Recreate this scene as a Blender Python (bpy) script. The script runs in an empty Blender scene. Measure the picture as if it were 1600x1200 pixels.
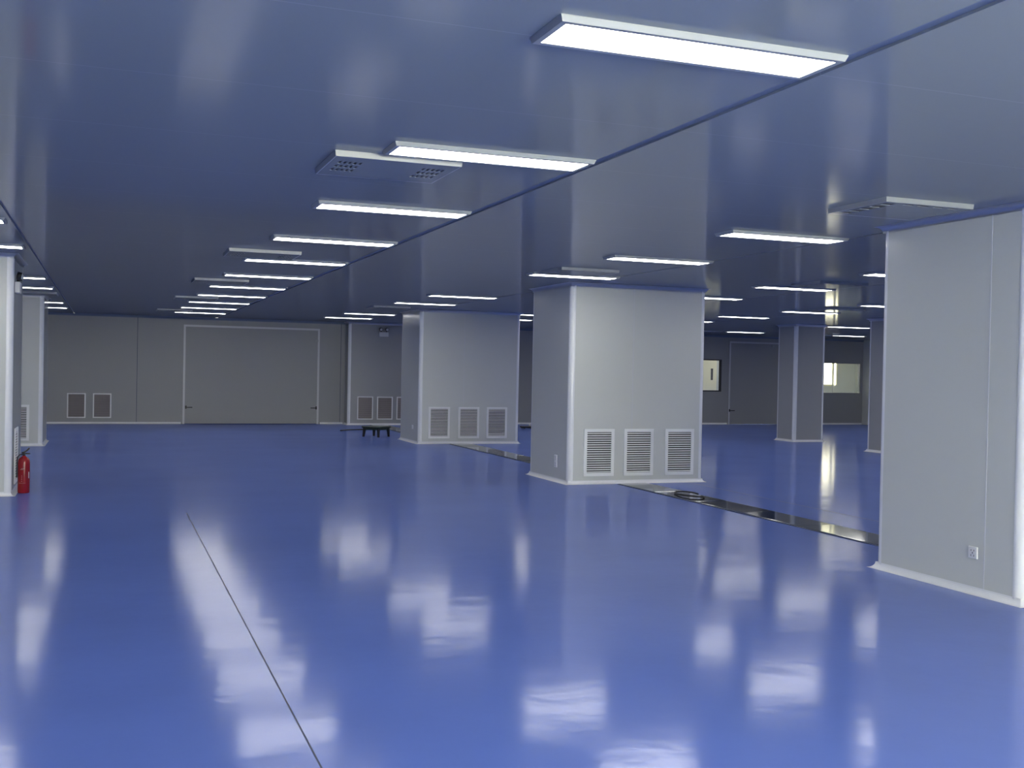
import bpy, bmesh, math, random
from mathutils import Vector, Matrix
random.seed(7)
S = bpy.context.scene
C = S.collection

# ------------------------------------------------------------------ camera
F_PX, YAW, PITCH, ROLL, EYE = 1685.4, 0.3595, -0.0124, 0.0195, 1.5626
fw = Vector((math.sin(YAW)*math.cos(PITCH), math.cos(YAW)*math.cos(PITCH), math.sin(PITCH)))
rt = Vector((math.cos(YAW), -math.sin(YAW), 0))
up = rt.cross(fw)
rt, up = rt*math.cos(ROLL)+up*math.sin(ROLL), -rt*math.sin(ROLL)+up*math.cos(ROLL)
cd = bpy.data.cameras.new('camera')
cd.sensor_width = 36
cd.lens = 36*F_PX/1600
cd.clip_start, cd.clip_end = 0.05, 200
cam = bpy.data.objects.new('camera', cd)
C.objects.link(cam)
m = Matrix.Identity(4)
for i in range(3):
    m[i][0], m[i][1], m[i][2] = rt[i], up[i], -fw[i]
m[2][3] = EYE
cam.matrix_world = m
S.camera = cam

# ------------------------------------------------------------------ world, exposure
DAY = 37.0
w = bpy.data.worlds.new('world')
S.world = w
w.use_nodes = True
w.node_tree.nodes['Background'].inputs[0].default_value = (1, 1, 0.84, 1)   # daylight outside the windows behind the viewer
w.node_tree.nodes['Background'].inputs[1].default_value = DAY
S.view_settings.view_transform = 'Standard'
S.view_settings.look = 'None'
S.view_settings.gamma = 1
S.view_settings.use_curve_mapping = False
S.view_settings.exposure = 0.0
LAMP = 13.5          # radiance of the ceiling light panels
BACK_WINDOWS = [(0.8, 3.1), (3.4, 5.7)]   # window bays of the wall behind the viewer
for a, b in BACK_WINDOWS:
    ld = bpy.data.lights.new('window_portal', 'AREA')
    ld.shape = 'RECTANGLE'; ld.size = b-a; ld.size_y = 1.6
    ld.cycles.is_portal = True
    lo = bpy.data.objects.new('window_portal', ld)
    lo.location = ((a+b)/2, -3.31, 1.7); lo.rotation_euler = (math.pi/2, 0, math.pi)
    C.objects.link(lo)
S.cycles.max_bounces = 10
S.cycles.diffuse_bounces = 6
S.cycles.glossy_bounces = 6
S.cycles.sample_clamp_indirect = 4
S.cycles.blur_glossy = 1.0
S.cycles.use_denoising = True
S.cycles.caustics_reflective = True

# ------------------------------------------------------------------ materials
def mat(name, col, rough=0.5, metal=0.0, spec=0.5, coat=0.0, emit=None, es=0.0):
    mm = bpy.data.materials.new(name)
    mm.use_nodes = True
    b = mm.node_tree.nodes['Principled BSDF']
    b.inputs['Base Color'].default_value = (*col, 1)
    b.inputs['Roughness'].default_value = rough
    b.inputs['Metallic'].default_value = metal
    b.inputs['Specular IOR Level'].default_value = spec
    b.inputs['Coat Weight'].default_value = coat
    if emit:
        b.inputs['Emission Color'].default_value = (*emit, 1)
        b.inputs['Emission Strength'].default_value = es
    return mm

def nodes(mm):
    nt = mm.node_tree
    return nt, nt.nodes['Principled BSDF'], nt.nodes.new, nt.links.new

def lacquer(name, col, rough, cap=0.7, ior=1.5):
    """paint under a clear gloss: diffuse colour plus a fresnel-weighted mirror of limited strength"""
    mm = bpy.data.materials.new(name)
    mm.use_nodes = True
    nt = mm.node_tree; N, Lk = nt.nodes.new, nt.links.new
    b = nt.nodes['Principled BSDF']
    b.inputs['Base Color'].default_value = (*col, 1)
    b.inputs['Specular IOR Level'].default_value = 0
    b.inputs['Roughness'].default_value = 0.9
    g = N('ShaderNodeBsdfGlossy'); g.inputs['Roughness'].default_value = rough; g.name = 'gloss'
    fr = N('ShaderNodeFresnel'); fr.inputs['IOR'].default_value = ior; fr.name = 'fres'
    mn = N('ShaderNodeMath'); mn.operation = 'MINIMUM'; mn.inputs[1].default_value = cap
    mx = N('ShaderNodeMixShader')
    Lk(fr.outputs[0], mn.inputs[0]); Lk(mn.outputs[0], mx.inputs[0])
    Lk(b.outputs[0], mx.inputs[1]); Lk(g.outputs[0], mx.inputs[2])
    Lk(mx.outputs[0], nt.nodes['Material Output'].inputs['Surface'])
    return mm

def add_bump(mm, scale, strength, dist, stretch=(1, 1, 1), detail=2):
    nt, b, N, Lk = nodes(mm)
    tc = N('ShaderNodeTexCoord'); mp = N('ShaderNodeMapping'); nz = N('ShaderNodeTexNoise'); bp = N('ShaderNodeBump')
    mp.inputs['Scale'].default_value = stretch
    nz.inputs['Scale'].default_value = scale
    nz.inputs['Detail'].default_value = detail
    bp.inputs['Strength'].default_value = strength
    bp.inputs['Distance'].default_value = dist
    Lk(tc.outputs['Object'], mp.inputs['Vector']); Lk(mp.outputs[0], nz.inputs['Vector'])
    Lk(nz.outputs['Fac'], bp.inputs['Height']); Lk(bp.outputs[0], b.inputs['Normal'])
    for nn in ('gloss', 'fres'):
        if nn in nt.nodes: Lk(bp.outputs[0], nt.nodes[nn].inputs['Normal'])
    return nz

def add_tone(mm, col, amount, scale):
    """soft mottling of the paint, a pattern of the surface itself"""
    nt, b, N, Lk = nodes(mm)
    tc = N('ShaderNodeTexCoord'); nz = N('ShaderNodeTexNoise'); mx = N('ShaderNodeMix')
    mx.data_type = 'RGBA'
    nz.inputs['Scale'].default_value = scale
    Lk(tc.outputs['Object'], nz.inputs['Vector']); Lk(nz.outputs['Fac'], mx.inputs[0])
    mx.inputs[6].default_value = (*[c*(1-amount) for c in col], 1)
    mx.inputs[7].default_value = (*[min(1, c*(1+amount)) for c in col], 1)
    Lk(mx.outputs[2], b.inputs['Base Color'])

FLOOR = (0.140, 0.220, 0.62)
M = {}
M['floor'] = lacquer('blue epoxy', FLOOR, 0.125, 0.44, 1.75)
add_tone(M['floor'], FLOOR, 0.10, 0.8)
add_bump(M['floor'], 3.0, 0.8, 0.0030, (1, 1, 1), 5)
PANEL = (0.62, 0.64, 0.61)
M['panel'] = lacquer('grey painted steel panel', PANEL, 0.22, 0.6)
add_bump(M['panel'], 1.1, 0.3, 0.002, (1, 1, 0.35), 1)
M['dimmed_panel'] = lacquer('grey panel dimmed for weak light', (0.34, 0.35, 0.35), 0.36, 0.5, 1.35)  # dimmer light at the far end and right is put into this colour
add_bump(M['dimmed_panel'], 1.1, 0.3, 0.002, (1, 1, 0.35), 1)
M['part_dimmed_panel'] = lacquer('grey panel partly dimmed for weak light', (0.38, 0.39, 0.39), 0.22, 0.6)  # farthest pillar's grey lowered to stand in for weaker light there
M['ceil'] = lacquer('ceiling sandwich panel', (0.33, 0.36, 0.36), 0.09, 0.50, 2.0)
def ceil_seams(mm):
    nt, b, N, Lk = nodes(mm)
    g = N('ShaderNodeNewGeometry'); sx = N('ShaderNodeSeparateXYZ')
    Lk(g.outputs['Position'], sx.inputs[0])
    def mth(op, a, c=None):
        n = N('ShaderNodeMath'); n.operation = op
        for i, v in enumerate((a, c)):
            if v is None: continue
            if hasattr(v, 'is_linked') or hasattr(v, 'node'): Lk(v, n.inputs[i])
            else: n.inputs[i].default_value = v
        return n.outputs[0]
    fr = mth('FRACT', mth('DIVIDE', mth('SUBTRACT', sx.outputs['Y'], 3.72-1.143*20), 1.143))
    line = mth('LESS_THAN', fr, 0.0045)
    mx = N('ShaderNodeMix'); mx.data_type = 'RGBA'
    Lk(line, mx.inputs[0])
    mx.inputs[6].default_value = (0.33, 0.36, 0.36, 1)
    mx.inputs[7].default_value = (0.42, 0.45, 0.45, 1)
    Lk(mx.outputs[2], b.inputs['Base Color'])
ceil_seams(M['ceil'])
add_bump(M['ceil'], 0.8, 0.35, 0.002, (1, 1, 1), 1)
M['channel'] = mat('ceiling channel', (0.16, 0.20, 0.28), 0.5)
M['groove'] = mat('dark joint', (0.05, 0.07, 0.13), 0.5)
M['cornice'] = mat('brushed aluminium cove', (0.55, 0.57, 0.60), 0.28, metal=1.0)
M['trim'] = mat('white trim', (0.80, 0.82, 0.84), 0.25)
M['joint'] = mat('pale joint strip', (0.60, 0.62, 0.63), 0.3)
M['alu'] = mat('white lamp frame', (0.36, 0.38, 0.38), 0.35)
M['lamp'] = mat('lit diffuser', (0.9, 0.9, 0.9), 0.5, emit=(1.0, 0.985, 0.96), es=LAMP)
M['vent'] = mat('white vent frame', (0.86, 0.87, 0.86), 0.4)
M['louvre'] = mat('white louvres', (0.74, 0.74, 0.73), 0.45)
M['dark'] = mat('dark vent interior', (0.035, 0.033, 0.032), 0.8)
M['filter'] = mat('brown filter mesh', (0.22, 0.20, 0.20), 0.8)
M['steel'] = mat('stainless steel cover', (0.55, 0.56, 0.53), 0.07, metal=1.0)
M['black'] = mat('black', (0.012, 0.013, 0.016), 0.4)
M['greenblack'] = mat('dark green plastic', (0.01, 0.03, 0.022), 0.35)
M['red'] = mat('red enamel', (0.26, 0.005, 0.010), 0.25)
M['white'] = mat('white plastic', (0.8, 0.8, 0.8), 0.35)
M['slot'] = mat('dark slot', (0.05, 0.05, 0.06), 0.6)
M['cream'] = mat('cream door paint', (0.86, 0.82, 0.62), 0.5)
M['day'] = mat('daylit window', (0.9, 0.9, 0.8), 0.5, emit=(1.0, 0.93, 0.66), es=16)
M['lens'] = mat('clear lamp lens', (0.75, 0.77, 0.8), 0.15)
gl = bpy.data.materials.new('clear glass'); gl.use_nodes = True
b = gl.node_tree.nodes['Principled BSDF']
b.inputs['Base Color'].default_value = (0.97, 1, 0.98, 1)
b.inputs['Roughness'].default_value = 0.02
b.inputs['Transmission Weight'].default_value = 1
b.inputs['IOR'].default_value = 1.3
M['glass'] = gl

# ------------------------------------------------------------------ helpers
def box(bm, x0, x1, y0, y1, z0, z1, mi=0):
    vs = [bm.verts.new((x, y, z)) for z in (z0, z1) for y in (y0, y1) for x in (x0, x1)]
    for q in ((0, 2, 3, 1), (4, 5, 7, 6), (0, 1, 5, 4), (2, 6, 7, 3), (0, 4, 6, 2), (1, 3, 7, 5)):
        f = bm.faces.new([vs[i] for i in q]); f.material_index = mi

def lathe(bm, prof, n=24, cx=0, cy=0, mi=0):
    rings = []
    for r, z in prof:
        rings.append([bm.verts.new((cx+r*math.cos(2*math.pi*k/n), cy+r*math.sin(2*math.pi*k/n), z)) for k in range(n)])
    for a, c in zip(rings, rings[1:]):
        for k in range(n):
            f = bm.faces.new((a[k], a[(k+1) % n], c[(k+1) % n], c[k])); f.material_index = mi; f.smooth = True
    bm.faces.new(rings[0][::-1]).material_index = mi
    bm.faces.new(rings[-1]).material_index = mi

def tube(bm, pts, r, n=8):
    pts = [Vector(p) for p in pts]
    rings = []
    for i, p in enumerate(pts):
        t = (pts[min(i+1, len(pts)-1)]-pts[max(i-1, 0)]).normalized()
        a = t.cross(Vector((0, 0, 1)))
        if a.length < 1e-3: a = t.cross(Vector((0, 1, 0)))
        a.normalize(); c = t.cross(a)
        rings.append([bm.verts.new(p+a*r*math.cos(2*math.pi*k/n)+c*r*math.sin(2*math.pi*k/n)) for k in range(n)])
    for a, c in zip(rings, rings[1:]):
        for k in range(n):
            bm.faces.new((a[k], a[(k+1) % n], c[(k+1) % n], c[k])).smooth = True
    bm.faces.new(rings[0][::-1]); bm.faces.new(rings[-1])

def obj(name, bm, mats, parent=None, loc=None, bevel=0):
    if not isinstance(mats, (list, tuple)): mats = [mats]
    if bevel:
        bmesh.ops.bevel(bm, geom=list(bm.edges), offset=bevel, segments=2, affect='EDGES', profile=0.5)
    bmesh.ops.recalc_face_normals(bm, faces=list(bm.faces))
    me = bpy.data.meshes.new(name)
    bm.to_mesh(me); bm.free()
    for k in mats: me.materials.append(M[k] if isinstance(k, str) else k)
    o = bpy.data.objects.new(name, me)
    C.objects.link(o)
    if parent: o.parent = parent
    if loc is not None: o.location = loc
    return o

def thing(name, label, cat, loc, group=None, rz=0):
    o = bpy.data.objects.new(name, None)
    o.empty_display_size = 0.1
    C.objects.link(o)
    o.location = loc; o.rotation_euler = (0, 0, rz)
    tag(o, label, cat, group)
    return o

def tag(o, label, cat, group=None):
    o['label'] = label; o['category'] = cat
    if group: o['group'] = group

def struct(name, bm, mats):
    o = obj(name, bm, mats); o['kind'] = 'structure'
    return o

def dup(root, loc, rz=None, label=None, group=None):
    r = root.copy(); C.objects.link(r); r.location = loc
    if rz is not None: r.rotation_euler = (0, 0, rz)
    if label: r['label'] = label
    if group: r['group'] = group
    for ch in list(root.children):
        c = ch.copy(); C.objects.link(c); c.parent = r
        for g in ch.children:
            d = g.copy(); C.objects.link(d); d.parent = c
    return r

# ------------------------------------------------------------------ setting
H = 2.80
XL, XR, YB, YF = -10.0, 23.5, -3.2, 29.44
YC = 31.2                                   # back of the corridor seen through the windows
bm = bmesh.new(); box(bm, XL-.2, 27, YB-.2, YC+.2, -0.2, 0.0)
floor = struct('floor', bm, 'floor')

SEAMS = [(-7.7, .012), (-4.3, .012), (-0.795, .012), (2.69, .035), (6.185, .014), (9.60, .012), (13.17, .012), (17.62, .012), (21.12, .012)]
bm = bmesh.new()
edges = [XL-.2]
for s, hw in SEAMS: edges += [s-hw, s+hw]
edges.append(27)
for a, c in zip(edges[0::2], edges[1::2]): box(bm, a, c, YB-.2, YC+.2, H, H+.1)
box(bm, XL-.2, 27, YB-.2, YC+.2, H+.1, H+.2)
ceiling = struct('ceiling', bm, 'ceil')
for i, (s, hw) in enumerate(SEAMS):
    bm = bmesh.new(); box(bm, s-hw, s+hw, YB, YF, H+.012, H+.03)
    struct('trim_%d' % (i+1), bm, 'channel')

# floor joints: a dark saw-cut line and a fainter one beside the drain
for k, (x, hw, m_) in enumerate([(0.805, 0.004, 'groove'), (7.88, 0.005, 'groove')]):
    bm = bmesh.new(); box(bm, x-hw, x+hw, YB, 11.8 if k == 0 else 13.6, -0.01, 0.0006)
    struct('trim_%d' % (20+k), bm, m_)

def cove(bm, x0, x1, y0, y1, z, r, sgn, mi=0, inward=False):
    """concave cove strip around a rectangle; z = floor or ceiling height, sgn = +1 rises from floor"""
    rings = []
    n = 6
    for k in range(n+1):
        a = k/n*math.pi/2
        o = r*(1-math.sin(a)); h = r*(1-math.cos(a))
        if inward: o = -o
        rings.append([bm.verts.new(p) for p in ((x0-o, y0-o, z+sgn*h), (x1+o, y0-o, z+sgn*h), (x1+o, y1+o, z+sgn*h), (x0-o, y1+o, z+sgn*h))])
    for a, c in zip(rings, rings[1:]):
        for k in range(4):
            f = bm.faces.new((a[k], a[(k+1) % 4], c[(k+1) % 4], c[k])); f.material_index = mi

# walls
def wall_panels(bm, x0, x1, y, z0=0, z1=H, t=.1, step=1.18, holes=()):
    """a wall along X facing -Y with openings, plus slim raised joint strips"""
    xs = sorted({x0, x1, *[h[0] for h in holes], *[h[1] for h in holes]})
    for a, c in zip(xs, xs[1:]):
        hs = [h for h in holes if h[0] <= a+1e-6 and h[1] >= c-1e-6]
        if hs:
            h = hs[0]
            if h[2] > z0: box(bm, a, c, y, y+t, z0, h[2])
            if h[3] < z1: box(bm, a, c, y, y+t, h[3], z1)
        else:
            box(bm, a, c, y, y+t, z0, z1)

D1 = (1.87, 5.43, 0, 2.60)
W1 = (17.25, 18.09, 1.03, 2.04)
D2 = (18.36, 20.9, 0, 2.62)
W2 = (21.45, 23.42, 1.01, 2.04)
bm = bmesh.new()
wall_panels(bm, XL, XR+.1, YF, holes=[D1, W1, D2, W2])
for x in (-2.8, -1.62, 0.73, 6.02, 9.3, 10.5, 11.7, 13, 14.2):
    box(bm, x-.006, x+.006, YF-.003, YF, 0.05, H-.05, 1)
struct('wall_back', bm, ['dimmed_panel', 'groove'])
bm = bmesh.new(); box(bm, XL-.1, XL, YB, YF, 0, H)
for k in range(30): box(bm, XL, XL+.002, YB+1.18*k, YB+1.18*k+.01, 0.05, H-.05, 1)
struct('wall_left', bm, ['panel', 'groove'])
bm = bmesh.new(); box(bm, XR, XR+.1, YB, YF, 0, H)
for k in range(30): box(bm, XR-.002, XR, YB+1.18*k, YB+1.18*k+.01, 0.05, H-.05, 1)
struct('wall_right', bm, ['panel', 'groove'])
bm = bmesh.new()
wall_panels(bm, XL-.1, XR+.1, YB-.1, holes=[(a, b, .9, 2.5) for a, b in BACK_WINDOWS])
struct('wall_front', bm, 'panel')
for i, (a, b) in enumerate(BACK_WINDOWS):
    bm = bmesh.new()
    for x in (a+.02, (a+b)/2, b-.02): box(bm, x-.02, x+.02, YB-.08, YB-.03, .9, 2.5)
    box(bm, a, b, YB-.08, YB-.03, .9, .94); box(bm, a, b, YB-.08, YB-.03, 2.46, 2.5)
    struct("window_%d" % (i+4), bm, "trim")

def strip_x(bm, x0, x1, y, r=.05, z=0, sgn=1):
    n = 6; rows = []
    for k in range(n+1):
        a = k/n*math.pi/2
        o = r*(1-math.sin(a)); h = r*(1-math.cos(a))
        rows.append([bm.verts.new((x, y-o, z+sgn*h)) for x in (x0, x1)])
    back = [bm.verts.new((x, y, z)) for x in (x0, x1)]
    for a, c in zip(rows, rows[1:]): bm.faces.new((a[0], a[1], c[1], c[0]))
    bm.faces.new((back[0], back[1], rows[0][1], rows[0][0]))
for i, (a, c) in enumerate([(XL, D1[0]-.04), (D1[1]+.04, 6.1), (8.3, D2[0]-.04), (D2[1]+.04, XR)]):
    bm = bmesh.new(); strip_x(bm, a, c, YF); struct('baseboard_back_%d' % (i+1), bm, 'trim')
bm = bmesh.new(); strip_x(bm, XL, XR, YF, .06, H, -1); struct('trim_30', bm, 'channel')

# corridor behind the far wall
bm = bmesh.new()
box(bm, XL-.1, 27, YC, YC+.1, 0, H); box(bm, XL-.1, XL, YF+.1, YC, 0, H); box(bm, 26.9, 27, YF+.1, YC, 0, H)
box(bm, XR+.1, 27, YF, YF+.1, 0, H)
struct('wall_corridor', bm, 'panel')

# doors of the far wall
def far_door(name, d, handles, extra):
    x0, x1, z0, z1 = d
    bm = bmesh.new(); box(bm, x0+.05, x1-.05, YF-.005, YF+.05, 0.012, z1-.05)
    o = struct(name, bm, 'dimmed_panel')
    bm = bmesh.new()
    box(bm, x0, x0+.05, YF-.02, YF+.09, 0, z1); box(bm, x1-.05, x1, YF-.02, YF+.09, 0, z1); box(bm, x0+.05, x1-.05, YF-.02, YF+.09, z1-.05, z1)
    obj('door_frame', bm, 'joint', o)
    for hx, dirn in handles:
        bm = bmesh.new()
        box(bm, hx-.02, hx+.02, YF-.03, YF-.02, .40, .48)
        box(bm, min(hx, hx+dirn*.16), max(hx, hx+dirn*.16), YF-.075, YF-.055, .425, .45)
        box(bm, hx-.01, hx+.01, YF-.06, YF-.02, .43, .445)
        obj('door_handle', bm, 'black', o)
    for hx, hz in extra:
        bm = bmesh.new(); box(bm, hx-.035, hx+.035, YF-.05, YF-.005, hz-.03, hz+.03); obj('door_latch', bm, 'alu', o)
    return o
far_door('door_1', D1, [(1.95, 1), (5.36, -1)], [(5.35, 2.27)])
far_door('door_2', D2, [(18.40, 1)], [(19.95, 2.50)])

# windows of the far wall
for i, (x0, x1, z0, z1) in enumerate((W1, W2)):
    bm = bmesh.new(); box(bm, x0+.03, x1-.03, YF+.045, YF+.055, z0+.03, z1-.03)
    o = struct('window_%d' % (i+1), bm, 'glass')
    bm = bmesh.new()
    box(bm, x0, x1, YF-.01, YF+.1, z0, z0+.035); box(bm, x0, x1, YF-.01, YF+.1, z1-.035, z1)
    box(bm, x0, x0+.035, YF-.01, YF+.1, z0+.035, z1-.035); box(bm, x1-.035, x1, YF-.01, YF+.1, z0+.035, z1-.035)
    obj('window_frame', bm, ('slot', 'dimmed_panel')[i], o)
# in the corridor: a cream door with a slit of glass, and a daylit window
bm = bmesh.new(); box(bm, 17.9, 18.95, YC-.06, YC-.003, 0.01, 2.08); o = struct('door_3', bm, 'cream')
bm = bmesh.new(); box(bm, 18.73, 18.81, YC-.064, YC-.055, 1.38, 1.76); obj('glass_slit', bm, 'slot', o)
bm = bmesh.new(); box(bm, 22.7, 23.56, YC-.03, YC-.01, 1.30, 2.2)
o = struct('window_3', bm, 'day')
bm = bmesh.new(); box(bm, 23.65, 23.74, YC-.03, YC-.01, 1.30, 2.2); obj('side_pane', bm, 'day', o)
bm = bmesh.new()
box(bm, 23.56, 23.65, YC-.05, YC-.004, 1.27, 2.24); box(bm, 23.74, 23.79, YC-.05, YC-.004, 1.27, 2.24); box(bm, 22.6, 22.7, YC-.05, YC-.004, 1.27, 2.24)
box(bm, 22.7, 23.56, YC-.05, YC-.004, 1.24, 1.30); box(bm, 22.7, 23.56, YC-.05, YC-.004, 2.2, 2.24)
obj('window_frame', bm, 'cream', o)

# ------------------------------------------------------------------ pillars
def pillar(name, label, x0, x1, y0, y1, seams_front=(), seams_left=(), group=None, skin='panel'):
    R_ = .06
    root = thing(name, label, 'pillar', ((x0+x1)/2, (y0+y1)/2, 0), group)
    a, c = (x1-x0)/2, (y1-y0)/2
    bm = bmesh.new()
    # plan: rectangle with corners cut back behind the rounded trims
    e = R_*.8
    pts = [(-a+e, -c), (a-e, -c), (a-.004, -c+.004), (a, -c+e), (a, c-e), (a-.004, c-.004), (a-e, c), (-a+e, c), (-a+.004, c-.004), (-a, c-e), (-a, -c+e), (-a+.004, -c+.004)]
    pts = [p for i, p in enumerate(pts) if i % 3 != 2]
    lo = [bm.verts.new((x, y, 0)) for x, y in pts]; hi = [bm.verts.new((x, y, H)) for x, y in pts]
    n = len(pts)
    for k in range(n): bm.faces.new((lo[k], lo[(k+1) % n], hi[(k+1) % n], hi[k]))
    for s in seams_front: box(bm, s-(x0+x1)/2-.005, s-(x0+x1)/2+.005, -c-.002, -c+.01, .05, H-.05, 1)
    for s in seams_left: box(bm, -a-.002, -a+.01, s-(y0+y1)/2-.005, s-(y0+y1)/2+.005, .05, H-.05, 1)
    obj('cladding', bm, [skin, 'joint'], root)
    for sx in (-1, 1):
        for sy in (-1, 1):
            bm = bmesh.new(); prof = []
            prof.append((sx*(a-R_-.012), sy*(c+.002)))
            for k in range(9):
                t = k/8*math.pi/2
                prof.append((sx*(a-R_+(R_+.003)*math.sin(t)), sy*(c-R_+(R_+.003)*math.cos(t))))
            prof.append((sx*(a+.002), sy*(c-R_-.012)))
            l = [bm.verts.new((x, y, 0)) for x, y in prof]; h = [bm.verts.new((x, y, H)) for x, y in prof]
            for k in range(len(prof)-1):
                f = bm.faces.new((l[k], l[k+1], h[k+1], h[k])); f.smooth = 1 <= k <= 8
            obj('corner_trim', bm, 'trim', root)
    bm = bmesh.new(); cove(bm, -a, a, -c, c, 0, .05, 1); obj('skirting', bm, 'trim', root)
    bm = bmesh.new(); cove(bm, -a, a, -c, c, H, .055, -1); obj('cornice', bm, 'cornice', root)
    return root

pillar('pillar', 'broad grey pillar in the middle of the hall, with three louvred vents on its front', 6.0, 8.13, 13.69, 15.15, (6.97,), ())
pillar('pillar', 'broad grey pillar second in the row, just beyond the central one, steel trench cover at its foot', 6.08, 8.305, 21.65, 23.15, (7.05,), ())
pillar('pillar', 'large grey pillar filling the right edge, white socket low on its long side', 5.95, 8.15, 5.73, 7.24, (), (6.07,))
pillar('pillar', 'farthest grey pillar against the far wall, carrying the twin emergency lamp', 6.13, 8.3, 28.95, YF, (), (), None, 'part_dimmed_panel')
pillar('pillar', 'pillar cut by the left edge, red extinguisher beside it', -3.2, -1.02, 13.69, 15.15, (), ())
pillar('pillar', 'grey pillar at far left, half of a louvred vent showing on its front', -3.28, -1.1, 21.7, 23.15, (), ())
pillar('pillar', 'slim dark pillar standing free in the right part between door and bright window', 15.3, 16.15, 21.62, 22.35, (), (), None, 'dimmed_panel')
pillar('pillar', 'slim pillar partly hidden by the big right pillar, right of the bright window', 15.08, 15.9, 17.95, 18.72, (), (), None, 'dimmed_panel')

# ------------------------------------------------------------------ ceiling light panels
LX, LY = 1.20, 0.30
def flange(bm, x0, x1, y0, y1, w_, s_, d_):
    """picture-frame profile hanging d_ below the ceiling, outer side sloped by s_"""
    def ring(o, z): return [bm.verts.new(p) for p in ((x0+o, y0+o, z), (x1-o, y0+o, z), (x1-o, y1-o, z), (x0+o, y1-o, z))]
    rs = [ring(0, 0), ring(0, -.004), ring(s_, -d_), ring(w_, -d_), ring(w_, 0)]
    for a, c in zip(rs, rs[1:]):
        for k in range(4): bm.faces.new((a[k], a[(k+1) % 4], c[(k+1) % 4], c[k]))
def make_light():
    t = thing('ceiling_light', '', 'ceiling light', (0, 0, H))
    bm = bmesh.new(); f_ = .032
    flange(bm, 0, LX, 0, LY, f_, .008, .024)
    obj('frame', bm, 'alu', t)
    bm = bmesh.new(); box(bm, f_, LX-f_, f_, LY-f_, -.022, -.004); obj('diffuser', bm, 'lamp', t)
    return t
proto = make_light(); used = False
ordw = ['nearest', 'second', 'third', 'fourth', 'fifth', 'sixth', 'seventh', 'eighth', 'ninth', 'tenth', 'eleventh']
Y0, DY = 3.45, 2.286
def light(x, i, label, group, dy=0):
    global used
    loc = (x, Y0+i*DY+dy, H)
    if not used:
        used = True; proto.location = loc; proto['label'] = label
        if group: proto['group'] = group
        return proto
    return dup(proto, loc, None, label, group)

GA = 'light panels of the long row left of centre'
for i in range(11):
    if i == 0: lab = 'largest light panel, white and rectangular, at the top of the picture'
    elif i == 10: lab = 'farthest, smallest light panel of the long row, next to the far wall'
    elif i == 1: lab = 'second light panel of the long row, a perforated air diffuser overlapping its corner'
    else: lab = '%s light panel from the near end of the long ceiling row' % ordw[i]
    light(1.452, i, lab, GA)
GB = 'light panels of the row over the pillars'
for i, lab in {2: 'long light panel on the ceiling just left of the top of the big right pillar',
               3: 'light panel before the central pillar top, upper right one of two',
               4: 'light panel crossing the top left corner of the central pillar',
               6: 'light panel in front of the second pillar top, upper one of the pair',
               7: 'light panel in front of the second pillar top, lower left one of the pair',
               9: 'light panel above the twin emergency lamp, right one of the two',
               10: 'light panel above the far end of the hall, touching the farthest pillar top'}.items():
    light(4.975, i, lab, GB, -.06)
HID = 'light panels beyond the frame or behind pillars'
hidl = 'light panel on the ceiling outside the view or hidden behind a pillar'
GC = 'light panels of the row just right of the central pillar'
for i in range(0, 11):
    lab = {5: 'light panel whose right end sticks out just right of the central pillar top',
           3: 'light panel tip beside the big right pillar, upper one of two',
           4: 'light panel between central and right pillars, above the slim dark pillar',
           8: 'upper of two light panel ends in the gap right of the second pillar',
           9: 'lower of two light panel ends in the gap right of the second pillar'}.get(i, hidl)
    light(8.37, i, lab, HID if lab == hidl else GC)
GD = 'light panels of the farther right rows'
for i in range(1, 11):
    lab = {5: 'light panel tip beside the big right pillar, lower one of two',
           6: 'light panel just above the top of the slim dark pillar',
           7: 'long thin light panel left of the slim dark pillar, right of the central pillar'}.get(i, hidl)
    light(11.96, i, lab, HID if lab == hidl else GD)
for i in (1, 2, 3, 4, 5, 6, 7, 8, 10):
    lab = {8: 'upper of two far light panels above the bright window', 10: 'far light panel just above the right-hand closed door'}.get(i, hidl)
    light(16.42, i, lab, HID if lab == hidl else GD, 0)
for i in (2, 3, 4, 5, 6, 7, 8, 9, 10):
    lab = {10: 'lower of two far light panels above the bright window'}.get(i, hidl)
    light(19.93, i, lab, HID if lab == hidl else GD, 0)
GL = 'light panels at the left edge'
for i in range(-2, 11):
    lab = {3: 'light panel corner cut by the left edge, uppermost there', 4: 'light panel end at the left edge, just above the pillar',
           6: 'upper of two light panels over the far left pillar', 7: 'lower of two light panels over the far left pillar',
           9: 'upper of two small far light panels right of the far left pillar', 10: 'lower of two small far light panels right of the far left pillar'}.get(i, hidl)
    if i in (5, 8): continue
    light(-2.04, i, lab, HID if lab == hidl else GL, -.03)
for x, i in [(1.452, -1), (1.452, -2), (4.975, 0), (4.975, -1), (4.975, -2), (-5.5, 1), (-5.5, 3), (-5.5, 5), (-5.5, 7), (-5.5, 9), (8.37, -1), (11.96, 0)]:
    light(x, i, hidl, HID)
for x in (17.4, 18.9, 21.4):
    light(x, 11, hidl, HID, 1.35); light(x, 11, hidl, HID, .85)      # unseen panels added to brighten the corridor behind the windows

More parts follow.
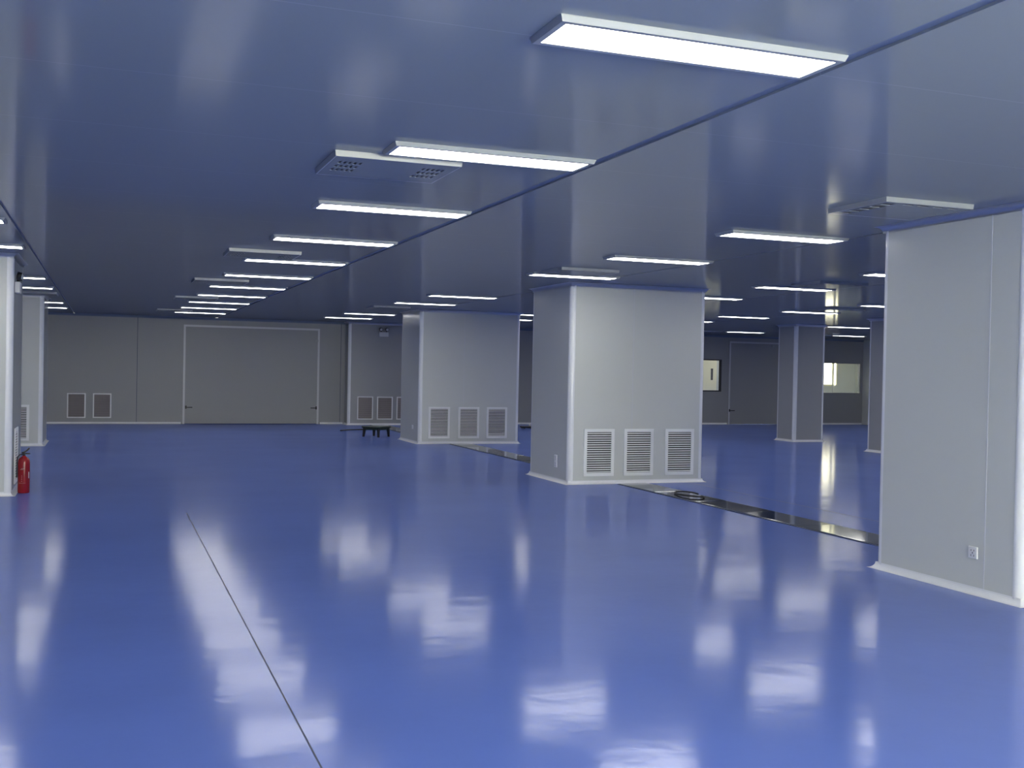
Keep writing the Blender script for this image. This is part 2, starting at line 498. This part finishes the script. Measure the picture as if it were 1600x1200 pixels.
# ------------------------------------------------------------------ ceiling air diffusers
def make_diffuser(kind):
    t = thing('air_diffuser', '', 'air diffuser', (0, 0, H))
    W, D, z0 = .74, .62, -.034
    cells = []
    if kind == 'small':
        for r in range(3):
            for c_ in range(5):
                cells.append((.045+c_*.030, .045+c_*.030+.016, .14+r*.12, .14+r*.12+.075))
                cells.append((W-.19+c_*.030, W-.19+c_*.030+.016, .14+r*.12, .14+r*.12+.075))
    else:
        for r in range(5): cells.append((.04, .13, .05+r*.112, .05+r*.112+.07))
        for c_ in range(4): cells.append((.19+c_*.13, .19+c_*.13+.09, .03, .07))
    # plate cut with real holes: sample the plan on the grid of hole edges
    xs = sorted({0, W, *[round(v, 4) for q in cells for v in q[:2]]}); ys = sorted({0, D, *[round(v, 4) for q in cells for v in q[2:]]})
    bm = bmesh.new()
    for a, b_ in zip(xs, xs[1:]):
        for c_, d in zip(ys, ys[1:]):
            mx, my = (a+b_)/2, (c_+d)/2
            if not any(q[0] < mx < q[1] and q[2] < my < q[3] for q in cells): box(bm, a, b_, c_, d, z0, z0+.004)
    bmesh.ops.remove_doubles(bm, verts=list(bm.verts), dist=1e-5)
    obj('face_plate', bm, 'ceil', t)
    bm = bmesh.new(); box(bm, .01, W-.01, .01, D-.01, -.026, -.001); obj('backing', bm, 'dark', t)
    bm = bmesh.new()
    flange(bm, -.010, W+.010, -.010, D+.010, .010, .003, .034)
    obj('rim', bm, 'alu', t)
    return t
d1 = make_diffuser('small'); d2 = make_diffuser('large')
GV = 'ceiling air diffusers'
small = [(1.21, 6.13, 'perforated square air diffuser beside the second light panel of the long row'),
         (1.20, 11.72, 'air diffuser with small slots, just before the fifth light panel of the long row'),
         (1.16, 15.98, 'thin air diffuser seen edge-on, above the seventh light panel of the long row'),
         (1.15, 20.40, 'thin air diffuser seen edge-on, among the farthest panels of the long row'),
         (1.05, 25.45, 'tiniest air diffuser on the ceiling, left of the farthest light panel'),
         (-1.6, 20.9, 'air diffuser on the ceiling right of the far left pillar top')]
for k, (x, y, lab) in enumerate(small):
    if k == 0: d1.location = (x, y, H); d1['label'] = lab; d1['group'] = GV
    else: dup(d1, (x, y, H), None, lab, GV)
large = [(4.97, 6.02, 'air diffuser with a white rim and dark slots, left of the big right pillar top'),
         (5.02, 11.75, 'air diffuser just behind the light panel at the central pillar top'),
         (4.93, 20.95, 'faint air diffuser above the farther end of the hall, left of the second pillar'),
         (8.60, 11.65, 'air diffuser touching the right end of a light panel above the slim dark pillar'),
         (12.12, 16.1, 'thin dark air diffuser above the slim dark pillar, lower of two there'),
         (19.45, 26.4, 'far air diffuser left of the lower light panel above the bright window'),
         (15.55, 26.5, 'far air diffuser left of the small light panel above the right-hand door')]
for k, (x, y, lab) in enumerate(large):
    if k == 0: d2.location = (x, y, H); d2['label'] = lab; d2['group'] = GV
    else: dup(d2, (x, y, H), None, lab, GV)

# ------------------------------------------------------------------ return-air grilles (front faces -Y)
def make_grille(W, Hh, fr, n, back, slat):
    t = thing('vent_grille', '', 'vent', (0, 0, 0))
    bm = bmesh.new()
    box(bm, 0, W, -.014, 0, 0, fr); box(bm, 0, W, -.014, 0, Hh-fr, Hh)
    box(bm, 0, fr, -.014, 0, fr, Hh-fr); box(bm, W-fr, W, -.014, 0, fr, Hh-fr)
    obj('frame', bm, 'vent', t)
    bm = bmesh.new(); box(bm, fr-.002, W-fr+.002, -.003, -.0005, fr-.002, Hh-fr+.002); obj('backing', bm, back, t)
    bm = bmesh.new(); p = (Hh-2*fr)/n
    for k in range(n):
        z = fr+p*(k+.5)
        vs = [bm.verts.new(v) for v in ((fr, -.012, z-p*.26), (W-fr, -.012, z-p*.26), (W-fr, -.004, z+p*.16), (fr, -.004, z+p*.16),
                                        (fr, -.010, z-p*.34), (W-fr, -.010, z-p*.34), (W-fr, -.0035, z+p*.10), (fr, -.0035, z+p*.10))]
        for q in ((0, 1, 2, 3), (4, 7, 6, 5), (0, 4, 5, 1), (3, 2, 6, 7), (0, 3, 7, 4), (1, 5, 6, 2)): bm.faces.new([vs[i] for i in q])
    obj('louvres', bm, slat, t)
    return t
g1 = make_grille(.465, .66, .045, 18, 'dark', 'louvre')
M['louvre_grey'] = mat('brown grey louvres', (0.34, 0.31, 0.31), 0.5)
g2 = make_grille(.44, .63, .03, 22, 'filter', 'louvre_grey')
first = {1: True, 2: True}
def grille(kind, x, y, z, lab, grp, rz=0):
    g = g1 if kind == 1 else g2
    if first[kind]:
        first[kind] = False
        g.location = (x, y, z); g.rotation_euler = (0, 0, rz); g['label'] = lab; g['group'] = grp
    else: dup(g, (x, y, z), rz, lab, grp)
pos3 = ['left', 'middle', 'right']
for k, x in enumerate((6.23, 6.85, 7.505)): grille(1, x, 13.69-.001, .11, 'white louvred vent low on the central pillar, %s of three' % pos3[k], 'vents on the central pillar')
for k, x in enumerate((6.29, 6.94, 7.57)): grille(1, x, 21.65-.001, .115, 'white louvred vent low on the second pillar, %s of three' % pos3[k], 'vents on the second pillar')
for k, x in enumerate((6.39, 6.94, 7.49)): grille(2, x, 28.95-.001, .15, 'vent with brownish slats on the farthest pillar, %s of three' % pos3[k], 'vents on the farthest pillar')
for k, x in enumerate((-.93, -.32)): grille(2, x, YF-.001, .15, 'vent with brownish slats low on the far wall, %s of two' % ('left', 'right')[k], 'vents on the far wall')
grille(1, -1.79, 21.70-.001, .10, 'white louvred vent on the far left pillar, its left half hidden', 'vents on the left pillars')
grille(1, -1.02+.004, 14.02, .10, 'vent on the side of the left edge pillar, seen edge-on behind the extinguisher', 'vents on the left pillars', math.pi/2)

# ------------------------------------------------------------------ sockets (face -X after turning)
def make_socket():
    t = thing('wall_socket', '', 'socket', (0, 0, 0))
    bm = bmesh.new(); box(bm, -.043, .043, -.012, 0, -.043, .043); obj('face_plate', bm, 'white', t, bevel=.003)
    bm = bmesh.new()
    box(bm, -.016, -.012, -.0135, -.011, .010, .022); box(bm, .012, .016, -.0135, -.011, .010, .022)
    box(bm, -.003, .003, -.0135, -.011, -.008, .004)
    for s in (-1, 1):
        box(bm, s*.014-.002, s*.014+.002, -.0135, -.011, -.028, -.014)
    obj('pin_slots', bm, 'slot', t)
    return t
s1 = make_socket()
s1.location = (5.95-.001, 6.17, .30); s1.rotation_euler = (0, 0, -math.pi/2); s1['label'] = 'square white power socket low on the big right pillar'; s1['group'] = 'power sockets'
dup(s1, (6.0-.001, 14.12, .335), -math.pi/2, 'upper of two small white sockets on the shaded side of the central pillar', 'power sockets')
dup(s1, (6.0-.001, 14.12, .245), -math.pi/2, 'lower of two small white sockets on the shaded side of the central pillar', 'power sockets')
dup(s1, (6.08-.001, 22.09, .33), -math.pi/2, 'tiny white socket on the shaded side of the second pillar', 'power sockets')

# ------------------------------------------------------------------ steel trench covers
GT = 'steel trench covers'
runs = [(7.30, 13.60, 6, 'between the big right pillar and the central pillar'), (15.22, 21.55, 6, 'between the central and second pillars'), (23.25, 28.85, 5, 'beyond the second pillar')]
for ri, (ya, yb, n, where) in enumerate(runs):
    bm = bmesh.new()
    box(bm, 6.715, 6.735, ya, yb, 0.0, .006); box(bm, 7.165, 7.18, ya, yb, 0.0, .006)
    o = obj('trench_edging', bm, 'groove'); tag(o, 'thin dark edging of the floor trench %s' % where, 'edging', 'trench edgings')
    L_ = (yb-ya)/n
    for k in range(n):
        bm = bmesh.new(); box(bm, -.212, .212, -L_/2+.004, L_/2-.004, 0, .010)
        o = obj('trench_cover', bm, 'steel', None, (6.95, ya+L_*(k+.5), .003), bevel=.0015)
        o.rotation_euler = (random.uniform(-.004, .004), random.uniform(-.008, .008), 0)
        if ri == 0: lab = 'steel trench cover %s, %s one' % (where, ordw[k] if k else 'nearest')
        else: lab = 'steel trench cover %s, %s one' % (where, 'first' if k == 0 else ordw[k])
        tag(o, lab, 'trench cover', GT)

# ------------------------------------------------------------------ loose things
# lifting cable lying on a cover plate
bm = bmesh.new(); pts = []
for k in range(22):
    a = k/21*math.pi*1.75
    pts.append((6.97+.13*math.cos(a)+.01*math.sin(3*a), 12.05+.30*math.sin(a), .0305+.006*math.sin(2*a)))
tube(bm, pts, .010)
o = obj('cable_loop', bm, 'black'); tag(o, 'black loop of cable lying on the steel trench cover before the central pillar', 'cable')
# low stool
t = thing('low_stool', 'low dark stool standing alone on the blue floor before the farthest pillar', 'stool', (5.76, 24.05, 0), None, math.radians(42))
bm = bmesh.new(); box(bm, -.24, .24, -.24, .24, .205, .235); obj('seat', bm, 'greenblack', t, bevel=.008)
bm = bmesh.new()
for s in (-1, 1):
    box(bm, -.19, .19, s*.185-.01, s*.185+.01, .16, .204); box(bm, s*.185-.01, s*.185+.01, -.17, .17, .16, .204)
obj('apron', bm, 'greenblack', t)
for sx in (-1, 1):
    for sy in (-1, 1):
        bm = bmesh.new()
        v = []
        for z, r, o_ in ((0, .018, .205), (.2045, .027, .19)):
            v.append([bm.verts.new((sx*o_+a*r, sy*o_+c_*r, z)) for a, c_ in ((-1, -1), (1, -1), (1, 1), (-1, 1))])
        for k in range(4): bm.faces.new((v[0][k], v[0][(k+1) % 4], v[1][(k+1) % 4], v[1][k]))
        bm.faces.new(v[0]); bm.faces.new(v[1]); obj('leg', bm, 'black', t)
# hose
bm = bmesh.new()
tube(bm, [(5.36, 26.1, .018), (5.46, 26.2, .018), (5.62, 26.42, .018), (5.82, 26.5, .018), (6.1, 26.62, .018), (6.4, 26.72, .018), (6.6, 26.75, .018), (6.66, 26.7, .018)], .014)
o = obj('hose', bm, 'black'); tag(o, 'thin black hose lying across the floor behind the low stool', 'hose')
# small floor trolley plate
t = thing('floor_dolly', 'tiny flat black dolly on the floor in the gap right of the second pillar', 'dolly', (10.66, 27.2, 0))
bm = bmesh.new(); box(bm, -.14, .12, -.12, .12, .025, .065); obj('deck', bm, 'black', t, bevel=.006)
for sx in (-1, 1):
    for sy in (-1, 1):
        bm = bmesh.new()
        tube(bm, [(sx*.09, sy*.09-.012, .0255), (sx*.09, sy*.09+.012, .0255)], .025, 12); obj('wheel', bm, 'slot', t)
bm = bmesh.new(); lathe(bm, [(.028, .064), (.028, .10), (.012, .12)], 12, .10, 0); obj('knob', bm, 'white', t)

# fire extinguisher
t = thing('fire_extinguisher', 'red fire extinguisher with black handle standing beside the left edge pillar', 'fire extinguisher', (-.905, 14.0, 0), None, math.radians(15))
t.scale = (.93, .93, .93)
bm = bmesh.new()
lathe(bm, [(.066, 0), (.072, .012), (.072, .39), (.068, .42), (.050, .447), (.026, .462), (.022, .474)], 32)
o = obj('cylinder', bm, 'red', t)
bm = bmesh.new()
R1 = .0730
def patch(bm, a0, a1, z0, z1, n=6, r=R1):
    l = [bm.verts.new((r*math.cos(a0+(a1-a0)*k/n), r*math.sin(a0+(a1-a0)*k/n), z0)) for k in range(n+1)]
    h = [bm.verts.new((v.co.x, v.co.y, z1)) for v in l]
    for k in range(n): bm.faces.new((l[k], l[k+1], h[k+1], h[k]))
A = -math.pi/2-math.radians(25)
patch(bm, A-.35, A+.15, .300, .306); patch(bm, A-.2, A+.3, .311, .317)
for k in range(4): patch(bm, A-.15, A-.05, .215-.022*k, .225-.022*k, 2)
patch(bm, A-.6, A+.5, .128, .131)
mlab = mat('worn white print', (0.5, .28, .28), .5)
M['print'] = mlab
obj('print', bm, 'print', o)
bm = bmesh.new(); patch(bm, -.95, -.78, .19, .27, 3, .0735); obj('paper_tag', bm, 'white', o)
bm = bmesh.new(); lathe(bm, [(.017, .47), (.017, .50), (.013, .505), (.013, .515)], 16); obj('valve', bm, 'black', t)
bm = bmesh.new()
tube(bm, [(-.03, 0, .512), (.0, 0, .52), (.03, 0, .537), (.052, 0, .558), (.062, 0, .572)], .010); obj('handle', bm, 'black', t)
bm = bmesh.new()
tube(bm, [(-.005, 0, .503), (.035, 0, .500), (.072, 0, .498)], .008); obj('lever', bm, 'black', t)
bm = bmesh.new()
tube(bm, [(-.015, 0, .495), (-.05, -.01, .49), (-.078, -.01, .46), (-.084, -.01, .40), (-.084, -.005, .30), (-.084, 0, .20)], .008); obj('hose', bm, 'black', t)

# emergency twin-head lamps
def make_twin():
    t = thing('emergency_lamp', '', 'emergency lamp', (0, 0, 0))
    bm = bmesh.new(); box(bm, -.13, .13, -.055, 0, 0, .13); obj('battery_box', bm, 'louvre', t, bevel=.006)
    for s in (-1, 1):
        bm = bmesh.new(); tube(bm, [(s*.07, -.028, .131), (s*.08, -.03, .165)], .012); o = obj('bracket', bm, 'black', t)
        bm = bmesh.new()
        tube(bm, [(s*.085, 0.0-.02, .205), (s*.085, -.07, .195)], .045, 16); h = obj('lamp_head', bm, 'black', t)
        bm = bmesh.new(); tube(bm, [(s*.085, -.0705, .195), (s*.085, -.078, .194)], .036, 16); obj('lens', bm, 'lens', h)
    return t
e1 = make_twin()
e1.location = (7.09, 28.95-.002, 2.42); e1['label'] = 'twin-headed emergency lamp high on the farthest pillar'; e1['group'] = 'emergency lamps'
dup(e1, (-1.02+.002, 13.97, 2.36), math.pi/2, 'emergency lamp seen edge-on, high on the left edge pillar', 'emergency lamps')
